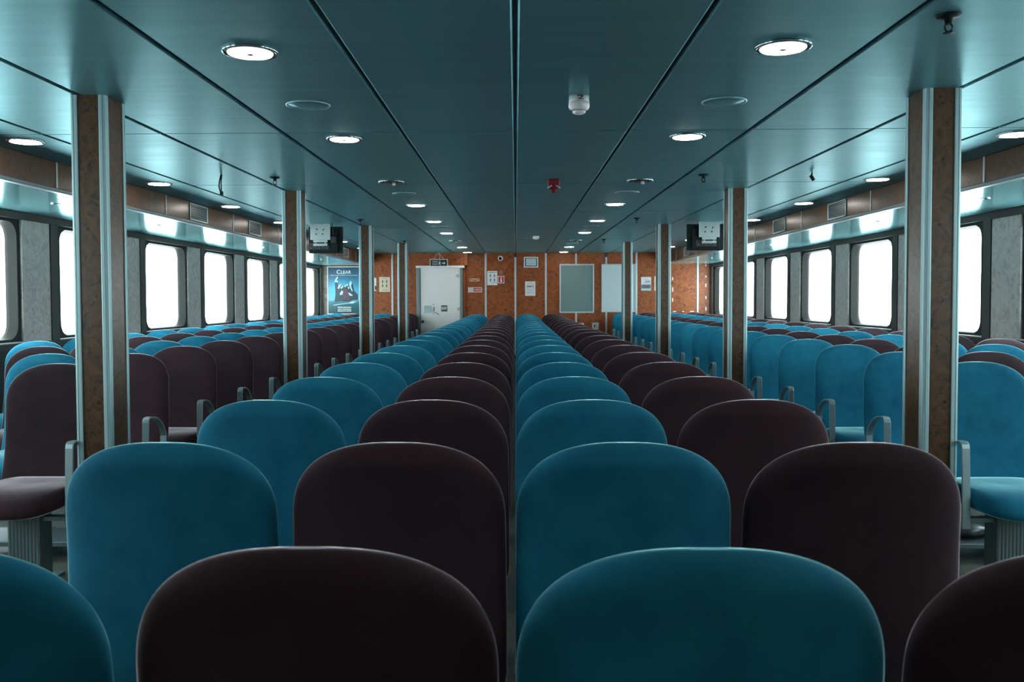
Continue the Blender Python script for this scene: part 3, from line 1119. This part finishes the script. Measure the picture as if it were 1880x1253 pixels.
text('headline', 'C', pxx(622), YP, pz(500), 0.125, M['paper'], p)
text('headline', 'LEAR', pxx(635.5), YP, pz(500.5), 0.10, M['paper'], p, width=0.215)
text('tagline', 'xxxxxxx xxxxxxxxx xxxxxxxx xxxx xxxxxx xxxxxxxxx'.replace('x', '-'), pxx(632), YP, pz(505.6), 0.04, M['paper'], p, width=0.60, bold=0.001)
for i, s_ in enumerate(('BÜTÜN KAHRAMAN', 'HELE TAMAMINDA', 'BAŞARILARI BİZİM')):
    text('caption', s_, pxx(632.5), YP, pz(564.8 + 3.3 * i), 0.03, M['paper'], p, width=0.29, bold=0.001)
# plain generic figures: dark coats, pale faces and sleeves
mfig = principled('poster_figure_dark', (0.02, 0.045, 0.065), 0.4)
mmaroon = principled('poster_figure_maroon', (0.09, 0.04, 0.07), 0.4)
mpale = principled('poster_figure_pale', (0.42, 0.58, 0.62), 0.4)
bm = bmesh.new()
k = 12.5 / 1000


def pp(u, v):            # poster crop pixels (877 x 1253 view of 596..666, 484..584)
    X, Z = at(596 + u * 0.0798, 484 + v * 0.0798, DW)
    return X - (x0 + x1) / 2, Z - z0


def poly(pts, mi, off=0.0):
    prism(bm, [pp(*q) for q in pts], YP - 0.0005 - off, YP + 0.001, mi)


poly([(240, 450), (290, 400), (330, 560), (350, 880), (230, 890), (255, 700)], 0)
poly([(330, 560), (400, 500), (560, 510), (640, 620), (660, 840), (560, 880), (340, 870), (310, 640)], 0, 0.0002)
poly([(600, 420), (650, 460), (690, 640), (770, 720), (770, 840), (650, 840)], 0, 0.0004)
poly([(430, 590), (470, 580), (520, 600), (560, 760), (590, 860), (540, 860), (490, 790), (440, 850), (420, 840), (440, 700)], 1, 0.0006)
poly([(235, 420), (255, 360), (300, 295), (312, 330), (275, 380), (262, 440)], 2, 0.0008)
poly([(300, 570), (330, 500), (380, 470), (370, 520), (335, 590)], 2, 0.0009)
poly([(350, 700), (400, 620), (425, 640), (420, 710), (370, 730)], 2, 0.0010)
poly([(545, 680), (560, 670), (650, 730), (640, 748), (580, 740)], 2, 0.0011)
poly([(570, 460), (600, 400), (630, 450), (610, 520), (650, 640), (630, 640), (590, 560)], 2, 0.0012)
poly([(200, 955), (560, 905), (640, 870), (745, 880), (640, 925), (560, 918), (215, 968)], 2, 0.0013)
for (u, v) in ((290, 415), (420, 530), (475, 520), (555, 560), (390, 560), (520, 500)):
    poly([(u - 18, v), (u - 10, v - 24), (u + 10, v - 24), (u + 18, v), (u + 8, v + 26), (u - 8, v + 26)], 2, 0.0014)
finish('figures', bm, [mfig, mmaroon, mpale], p)


# paper notices
def notice(name, label, cat, r, mat, th=0.006, group=None):
    x0, x1, z0, z1 = r
    t = thing(name, label, cat, ((x0 + x1) / 2, DW, z0), group=group)
    p = boxes('sheet', [(-(x1 - x0) / 2, (x1 - x0) / 2, -th, 0, 0, z1 - z0)], mat, t)
    return t, (x1 - x0) / 2, z1 - z0, -th


def pict(t, cx, h, y, fx, fz, w, kind=0, mat=None):
    """little standing-figure pictogram"""
    bm = bmesh.new()
    X, Z = (fx * 2 - 1) * cx, fz * h
    lathe(bm, [(w * 0.2, 0), (w * 0.2, -0.001)], X, y, Z + w * 0.55, 10, axis='Y')
    prism(bm, [(X + a * w, Z + b * w) for a, b in ((-0.35, 0.3), (0.35, 0.3), (0.28, -0.1), (0.18, -0.1), (0.2, -0.75), (-0.02, -0.75), (-0.02, -0.3), (-0.2, -0.75), (-0.36, -0.7), (-0.2, -0.1))], y - 0.001, y)
    return finish('pictogram', bm, mat or M['ink'], t)


def lines(t, cx, h, y, rows, mat, name='print'):
    return boxes(name, [((a * 2 - 1) * cx, (b * 2 - 1) * cx, y - 0.001, y, (f_ - hh_ / 2) * h, (f_ + hh_ / 2) * h) for a, b, f_, hh_ in rows], mat, t)


t, cx, h, y = notice('safety_notice', 'beige sheet with four lifejacket pictograms between the left pillars', 'notice', rect(696.3, 509, 716, 536.3), M['beige'])
for fx in (0.32, 0.70):
    for fz in (0.70, 0.42):
        pict(t, cx, h, y, fx, fz, 0.045)
lines(t, cx, h, y, [(0.3, 0.7, 0.92, 0.03), (0.25, 0.85, 0.15, 0.02), (0.3, 0.8, 0.10, 0.02)], M['greyink'])
t, cx, h, y = notice('safety_notice', 'white sheet with four lifejacket pictograms beside the pale wall strip', 'notice', rect(894.6, 498, 913, 524), M['paper'])
for fx in (0.32, 0.72):
    for fz in (0.68, 0.37):
        pict(t, cx, h, y, fx, fz, 0.042)
lines(t, cx, h, y, [(0.12, 0.88, 0.90, 0.05), (0.25, 0.42, 0.54, 0.02), (0.62, 0.82, 0.54, 0.02), (0.25, 0.42, 0.24, 0.02), (0.60, 0.85, 0.22, 0.03), (0.45, 0.6, 0.14, 0.04)], M['greyink'])
# red sign with pale figure
t, cx, h, y = notice('fire_sign', 'square red sign with a white symbol and white border', 'sign', rect(914, 507, 926, 520.4), M['paper'])
boxes('red_field', [(-cx + 0.014, cx - 0.014, y - 0.002, y, 0.014, h - 0.014)], M['red'], t)
bm = bmesh.new()
lathe(bm, [(0.016, 0), (0.016, -0.001)], 0, y - 0.002, h * 0.74, 12, axis='Y')
prism(bm, [(-0.022, h * 0.58), (0.022, h * 0.58), (0.014, h * 0.46), (0.022, h * 0.40), (0.020, h * 0.18), (-0.016, h * 0.18), (-0.020, h * 0.40), (-0.010, h * 0.46)], y - 0.003, y - 0.002)
finish('symbol', bm, M['paper'], t)
# faded small print
t, cx, h, y = notice('faded_sticker', 'small faded brown square sticker above the red sign', 'sticker', rect(916.5, 497, 923, 503.5), M['orangemark'], 0.004)
lines(t, cx, h, y, [(0.05, 0.95, 0.95, 0.06), (0.1, 0.9, 0.5, 0.08), (0.05, 0.95, 0.05, 0.06), (0.05, 0.1, 0.5, 0.9), (0.6, 0.75, 0.5, 0.9)], M['greyink'])
t, cx, h, y = notice('faded_sticker', 'faded brown strip sticker below the blue-bordered certificate', 'sticker', rect(967, 498, 983, 503.8), M['orangemark'], 0.004)
lines(t, cx, h, y, [(0.05, 0.12, 0.5, 0.7), (0.2, 0.4, 0.3, 0.1), (0.2, 0.4, 0.7, 0.1), (0.47, 0.55, 0.5, 0.7), (0.6, 0.68, 0.5, 0.7), (0.75, 0.9, 0.3, 0.15), (0.78, 0.95, 0.7, 0.1)], M['ink'])
# orange strip sign
t, cx, h, y = notice('strip_sign', 'narrow orange strip sign with white border right of the door', 'sign', rect(862, 511.8, 880, 516.8), M['beige'])
boxes('dark_marks', [(-cx + 0.012, -cx + 0.035, y - 0.001, y, 0.012, h - 0.01), (-cx + 0.035, -cx + 0.05, y - 0.001, y, 0.03, h - 0.01), (cx - 0.04, cx - 0.012, y - 0.001, y, 0.025, h - 0.01), (cx - 0.022, cx - 0.012, y - 0.001, y, 0.012, h - 0.01)], M['darkred'], t)
boxes('orange_field', [(-cx + 0.055, cx - 0.045, y - 0.001, y, 0.012, h - 0.02)], M['orangemark'], t)
# no smoking strip
t, cx, h, y = notice('no_smoking_sign', 'white and red no smoking strip sign right of the door', 'sign', rect(859.6, 528, 885, 537), M['paper'])
boxes('red_field', [(-cx * 0.28, cx - 0.012, y - 0.001, y, 0.016, h - 0.014)], M['red'], t)
text('lettering', 'NO SMOKING', cx * 0.33, y - 0.002, h / 2, 0.04, M['paper'], t, width=cx * 1.05, bold=0.001)
bm = bmesh.new()
for k in range(24):
    a0, a1 = 2 * PI * k / 24, 2 * PI * (k + 1) / 24
    r0, r1, X, Z = 0.030, 0.038, -cx * 0.63, h / 2
    prism(bm, [(X + r0 * math.cos(a0), Z + r0 * math.sin(a0)), (X + r1 * math.cos(a0), Z + r1 * math.sin(a0)), (X + r1 * math.cos(a1), Z + r1 * math.sin(a1)), (X + r0 * math.cos(a1), Z + r0 * math.sin(a1))], y - 0.001, y)
prism(bm, [(X - 0.028, Z + 0.020), (X - 0.022, Z + 0.026), (X + 0.028, Z - 0.020), (X + 0.022, Z - 0.026)], y - 0.001, y)
prism(bm, [(X - 0.02, Z - 0.008), (X + 0.022, Z - 0.004), (X + 0.022, Z + 0.004), (X - 0.02, Z)], y - 0.0015, y)
finish('ban_symbol', bm, M['greyink'], t)
# certificate
t, p, cx, h = board('certificate', 'small white-framed certificate with a dark blue border near the ceiling', 'certificate', rect(961.8, 472, 988, 491.5), 0.02, 0.022, M['paper'], M['navy'])
y = -0.013
boxes('page', [(-cx + 0.045, cx - 0.045, y - 0.002, y, 0.040, h - 0.036)], M['whiteboard'], p)
lines(p, cx, h, y - 0.002, [(0.2, 0.8, 0.72, 0.03), (0.22, 0.78, 0.58, 0.02), (0.22, 0.7, 0.48, 0.02), (0.2, 0.8, 0.34, 0.05)], M['greyink'])
# round-logo notice
t, cx, h, y = notice('circle_notice', 'white sheet with a grey circle emblem below the certificate', 'notice', rect(964, 517, 983, 543.5), M['paper'])
bm = bmesh.new()
X, Z = 0, h * 0.63
for k in range(28):
    a0, a1 = 2 * PI * k / 28, 2 * PI * (k + 1) / 28
    r0, r1 = 0.072, 0.079
    prism(bm, [(X + r0 * math.cos(a0), Z + r0 * math.sin(a0)), (X + r1 * math.cos(a0), Z + r1 * math.sin(a0)), (X + r1 * math.cos(a1), Z + r1 * math.sin(a1)), (X + r0 * math.cos(a1), Z + r0 * math.sin(a1))], y - 0.001, y)
finish('emblem_ring', bm, M['greyink'], t)
lines(t, cx, h, y, [(0.2, 0.62, 0.64, 0.05), (0.25, 0.7, 0.70, 0.02)], M['ink'], 'dark_print')
lines(t, cx, h, y, [(0.64, 0.80, 0.645, 0.04), (0.5, 0.78, 0.70, 0.02)], M['red'], 'red_print')
lines(t, cx, h, y, [(0.15, 0.75, 0.27, 0.015), (0.15, 0.8, 0.2, 0.015), (0.15, 0.5, 0.13, 0.015), (0.3, 0.6, 0.5, 0.012)], M['greyink'], 'grey_print')
# picture notice, right
t, cx, h, y = notice('picture_notice', 'grey-blue printed notice with a dark picture band between the right pillars', 'notice', rect(1177, 509, 1195.3, 534), M['paper'])
boxes('picture_band', [(-cx + 0.008, cx - 0.008, y - 0.001, y, h * 0.16, h * 0.45)], principled('picture_blue_grey', (0.10, 0.17, 0.21), 0.5), t)
boxes('lower_tint', [(-cx, cx, y - 0.001, y, 0.0, h * 0.15)], principled('pale_blue_print', (0.45, 0.62, 0.66), 0.5), t)
lines(t, cx, h, y, [(0.3, 0.62, 0.86, 0.025), (0.15, 0.85, 0.78, 0.02), (0.4, 0.9, 0.67, 0.09), (0.1, 0.9, 0.61, 0.02), (0.25, 0.95, 0.54, 0.04)], M['greyink'])
lines(t, cx, h, y - 0.001, [(0.42, 0.75, 0.30, 0.08)], M['orangemark'], 'red_patch')
t, cx, h, y = notice('beige_notice', 'plain beige sheet half hidden behind the third right pillar', 'notice', rect(1201, 507.5, 1219, 534), M['beige'])
lines(t, cx, h, y, [(0.2, 0.8, 0.2, 0.03), (0.2, 0.8, 0.85, 0.03)], M['greyink'])
# sheet peeping out right of the third left pillar
t, cx, h, y = notice('dark_edged_notice', 'white sheet with a black lower corner just right of the third left pillar', 'notice', rect(686, 510.5, 691, 534.5), M['paper'])
boxes('black_corner', [(0.0, cx, y - 0.001, y, 0.02, 0.11)], M['ink'], t)
# sockets
t, cx, h, y = notice('socket_plate', 'white wall plate with a dark plug symbol low on the far wall', 'socket', rect(1087, 592.8, 1099, 605), M['paper'], 0.02)
bm = bmesh.new()
prism(bm, [(-0.035, h * 0.32), (-0.01, h * 0.32), (-0.008, h * 0.5), (-0.016, h * 0.82), (-0.03, h * 0.6)], y - 0.001, y)
box(bm, 0.008, 0.018, y - 0.001, y, h * 0.6, h * 0.76)
box(bm, 0.008, 0.018, y - 0.001, y, h * 0.28, h * 0.4)
finish('symbol', bm, M['ink'], t)
t, cx, h, y = notice('wall_plate', 'plain white wall plate half hidden behind the far brown chairs', 'socket', rect(1060, 593.5, 1071.8, 605), M['paper'], 0.02)
boxes('rocker', [(-cx * 0.5, cx * 0.5, y - 0.004, y, h * 0.25, h * 0.75)], M['white'], t, bevel=0.002)

# thin white dashes set on the right of the far wall
DASH = [(1296, 487.5, 0.012, 0.022), (1296, 508, 0.012, 0.02), (1296, 524, 0.012, 0.035), (1296, 546.5, 0.012, 0.032), (1296, 567.5, 0.012, 0.040),
        (1238.5, 572.2, 0.032, 0.009), (1254.3, 572.2, 0.020, 0.009), (1270.5, 572.0, 0.042, 0.009), (1235, 512, 0.010, 0.035), (1235, 532, 0.010, 0.05), (1235, 551, 0.010, 0.04)]
nv = nh = ne = 0
for i, (px, py, hx, hz) in enumerate(DASH):
    X, Z = at(px, py, DW)
    if px == 1296:
        lab = 'white vertical dash near the far right wall corner, %s from the top' % ORD[nv]; nv += 1
    elif px == 1235:
        lab = 'white vertical dash peeping out beside the third right pillar, %s from the top' % ORD[ne]; ne += 1
    else:
        lab = 'white horizontal dash low on the far right wall, %s from the left' % ORD[nh]; nh += 1
    o = boxes('white_dash', [(-hx, hx, -0.003, 0, -hz, hz)], M['paper'], None, (X, DW, Z))
    tag(o, lab, 'tape', 'white dashes on the far wall')

# dome camera
X, Z = at(918.6, 474.6, DW)
t = thing('dome_camera', 'small white dome camera near the ceiling left of the centre strip', 'camera', (X, DW, Z))
bm = bmesh.new()
lathe(bm, [(0.056, 0), (0.057, -0.03), (0.050, -0.045), (0.034, -0.052)], axis='Y', n=28)
finish('base', bm, M['white'], t)
bm = bmesh.new()
lathe(bm, [(0.032, -0.050), (0.030, -0.062), (0.018, -0.074), (0.003, -0.078)], 0, 0, -0.008, axis='Y', n=24)
finish('dome', bm, M['black'], t)

# hanging exit sign
DS = DW - 0.45
x0, x1, z0, z1 = rect(789.2, 476, 822, 489, DS)
t = thing('exit_sign', 'dark green hanging exit sign with running figure and arrow above the white door', 'sign', ((x0 + x1) / 2, DS, z1))
cx, h = (x1 - x0) / 2, z1 - z0
boxes('frame', [(-cx, cx, -0.012, 0.012, -0.012, 0), (-cx, cx, -0.012, 0.012, -h, -h + 0.006), (-cx, -cx + 0.012, -0.012, 0.012, -h, 0), (cx - 0.012, cx, -0.012, 0.012, -h, 0)], M['white'], t)
p = boxes('panel', [(-cx + 0.012, cx - 0.012, -0.009, 0.009, -h + 0.006, -0.012)], M['signblack'], t)
text('lettering', 'ÇIKIŞ', -cx * 0.42, -0.0105, -h * 0.36, 0.05, M['paper'], p, width=cx * 0.60)
text('lettering', 'EXIT', -cx * 0.42, -0.0105, -h * 0.72, 0.05, M['paper'], p, width=cx * 0.56)
bm = bmesh.new()
yy = -0.0105
lathe(bm, [(0.010, 0), (0.010, -0.001)], cx * 0.12, yy, -h * 0.28, 10, axis='Y')
prism(bm, [(cx * 0.0, -h * 0.45), (cx * 0.08, -h * 0.38), (cx * 0.16, -h * 0.42), (cx * 0.24, -h * 0.52), (cx * 0.22, -h * 0.56), (cx * 0.14, -h * 0.50), (cx * 0.12, -h * 0.60), (cx * 0.20, -h * 0.70), (cx * 0.20, -h * 0.86),
           (cx * 0.15, -h * 0.86), (cx * 0.14, -h * 0.74), (cx * 0.06, -h * 0.68), (cx * 0.0, -h * 0.80), (-cx * 0.08, -h * 0.80), (-cx * 0.08, -h * 0.76), (-cx * 0.03, -h * 0.74), (cx * 0.04, -h * 0.54), (cx * 0.0, -h * 0.53)], yy - 0.001, yy)
finish('running_figure', bm, M['paper'], p)
bm = bmesh.new()
prism(bm, [(cx * 0.36, -h * 0.52), (cx * 0.58, -h * 0.52), (cx * 0.56, -h * 0.38), (cx * 0.76, -h * 0.58), (cx * 0.56, -h * 0.78), (cx * 0.58, -h * 0.64), (cx * 0.36, -h * 0.64)], yy - 0.001, yy)
finish('arrow', bm, M['paper'], p)
bm = bmesh.new()
zt = zceil(DS) - z1
tube(bm, [(-0.10, 0, 0), (0, 0, zt)], 0.003, 6)
tube(bm, [(0.10, 0, 0), (0, 0, zt)], 0.003, 6)
tube(bm, [(0.02, 0, 0), (0.025, 0, zt * 0.5), (0, 0, zt)], 0.004, 6)
lathe(bm, [(0.012, zt), (0.022, zt - 0.006), (0.022, zt)], n=12)
finish('hanging_wire', bm, M['plastic'], t)
